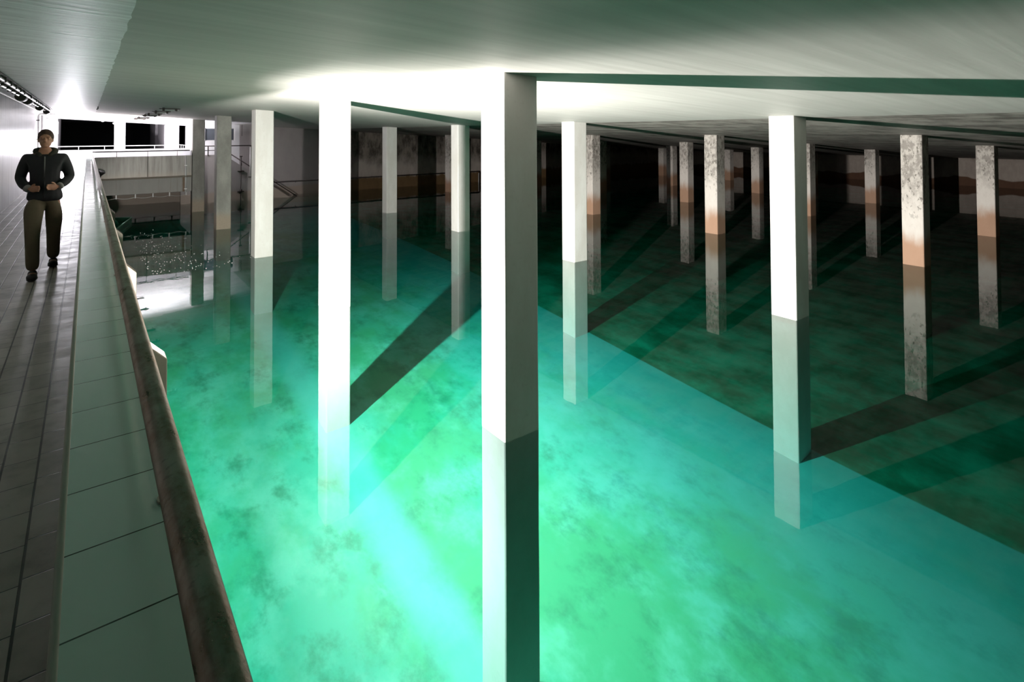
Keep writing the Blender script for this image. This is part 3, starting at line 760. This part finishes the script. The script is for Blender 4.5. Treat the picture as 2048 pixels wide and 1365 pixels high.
for c, tilt in (((-.088,-.385,.0),0), ((.075,.285,.0),R(-14))):
    m = Matrix.Translation(W_((c[0], c[1], .047 if tilt == 0 else .058))) @ Matrix.Rotation(tilt, 4, 'X')
    sh = fuse([ellip((0,-.035,-.004), (.052,.115,.040), m), ellip((0,.062,.012), (.046,.062,.052), m), ellip((0,0,-.030), (.054,.148,.016), m)], .008, 1)
    obj('shoe', sh, shoe_m, person, smooth=True)
hair_m = plain('short_brown_hair', (.055, .026, .013), .7, 0, .35, 60)
hb = ellip(HD(0, .020, 1.668), (.081, .094, .098))
bmesh.ops.delete(hb, geom=[v for v in hb.verts if (v.co.z < W_((0,0,1.70))[2] - 1.05*(v.co.y - (PY-.11))) ], context='VERTS')
bmesh.ops.solidify(hb, geom=hb.faces[:], thickness=.008)
obj('hair', hb, hair_m, person, smooth=True)
# droplets thrown up by the inlet, lying on the dark water
mb = MB(); rnd = random.Random(3)
for k in range(230):
    q = rnd.random()**.7
    yy = 22.5 - 7.5*q; xx = .95 + .25*q + rnd.random()*(.9 + 1.7*q)*rnd.random()**.5
    bmesh.ops.create_icosphere(mb.bm, subdivisions=1, radius=rnd.uniform(.006, .016), matrix=Matrix.Translation((xx, yy, .004)) @ Matrix.Diagonal((1, 1, .6, 1)))
dr = obj('water_droplets', mb, M['pipe_white'], smooth=True)
tag(dr, 'sparkling white droplets scattered over the dark water near the green trough', 'droplets', kind='stuff')
# ------------------------------------------------------------------ lights
def spot(name, loc, target, power, size, blend, radius, col=(1, .97, .93), caust=True):
    L = bpy.data.lights.new(name, 'SPOT'); L.energy = power; L.spot_size = R(size); L.spot_blend = blend; L.shadow_soft_size = radius; L.color = col
    o = bpy.data.objects.new(name, L); C.objects.link(o); o.location = loc
    o.rotation_euler = (Vector(target)-Vector(loc)).to_track_quat('-Z', 'Y').to_euler()
    if caust: L.cycles.is_caustics_light = True
    return o
def area(name, loc, target, power, sx, sy, col=(.93, .95, 1.)):
    L = bpy.data.lights.new(name, 'AREA'); L.energy = power; L.shape = 'RECTANGLE'; L.size = sx; L.size_y = sy; L.color = col
    o = bpy.data.objects.new(name, L); C.objects.link(o); o.location = loc
    o.rotation_euler = (Vector(target)-Vector(loc)).to_track_quat('-Z', 'Y').to_euler()
    return o
FL = Vector((.42, 8.16, 1.15))
spot('floodlight_wide', FL, FL + Vector((.80, .08, -.60)), 3000, 180, .12, .05)
spot('floodlight_far', FL, FL + Vector((1, -.12, -.08)), 10500, 140, 1., .05)
area('platform_light', (1.6, 27.4, 1.72), (1.6, 31.5, 4.4), 850, 3.0, .3, (.96, .94, 1.))
area('walkway_end_light', (-.75, EO-.6, 2.9), (-.75, 20, 2.6), 270, .5, .7, (.95, .92, 1.))
water.cycles.is_caustics_caster = True
for o in receivers: o.cycles.is_caustics_receiver = True

# ------------------------------------------------------------------ world, camera, view
W = bpy.data.worlds.new('World'); bpy.context.scene.world = W; W.use_nodes = True
W.node_tree.nodes['Background'].inputs[0].default_value = (0, 0, 0, 1)
cam = bpy.data.cameras.new('camera'); co = bpy.data.objects.new('camera', cam); C.objects.link(co)
cam.sensor_width = 36; cam.lens = 1120.007/2048*36; cam.sensor_fit = 'HORIZONTAL'
cam.shift_y = -(682.5-241.067)/2048
cam.clip_start = .05; cam.clip_end = 200
TH, PI_, RO = .6486553, .0229089, -.0041192
co.matrix_world = Matrix.Translation((0, 0, EYE)) @ (Matrix.Rotation(-TH, 4, 'Z') @ Matrix.Rotation(R(90)+PI_, 4, 'X') @ Matrix.Rotation(RO, 4, 'Z'))
sc = bpy.context.scene; sc.camera = co
sc.view_settings.view_transform = 'Standard'; sc.view_settings.look = 'None'; sc.view_settings.exposure = 0; sc.view_settings.gamma = 1
sc.view_settings.use_curve_mapping = False
sc.cycles.max_bounces = 8; sc.cycles.transmission_bounces = 6; sc.cycles.glossy_bounces = 3; sc.cycles.diffuse_bounces = 4
sc.cycles.use_adaptive_sampling = True; sc.cycles.adaptive_threshold = .02
sc.cycles.caustics_reflective = False; sc.cycles.caustics_refractive = True
sc.cycles.sample_clamp_indirect = 6
sc.cycles.use_denoising = True
for o in list(bpy.data.objects):
    if '_base' in o: del o['_base']
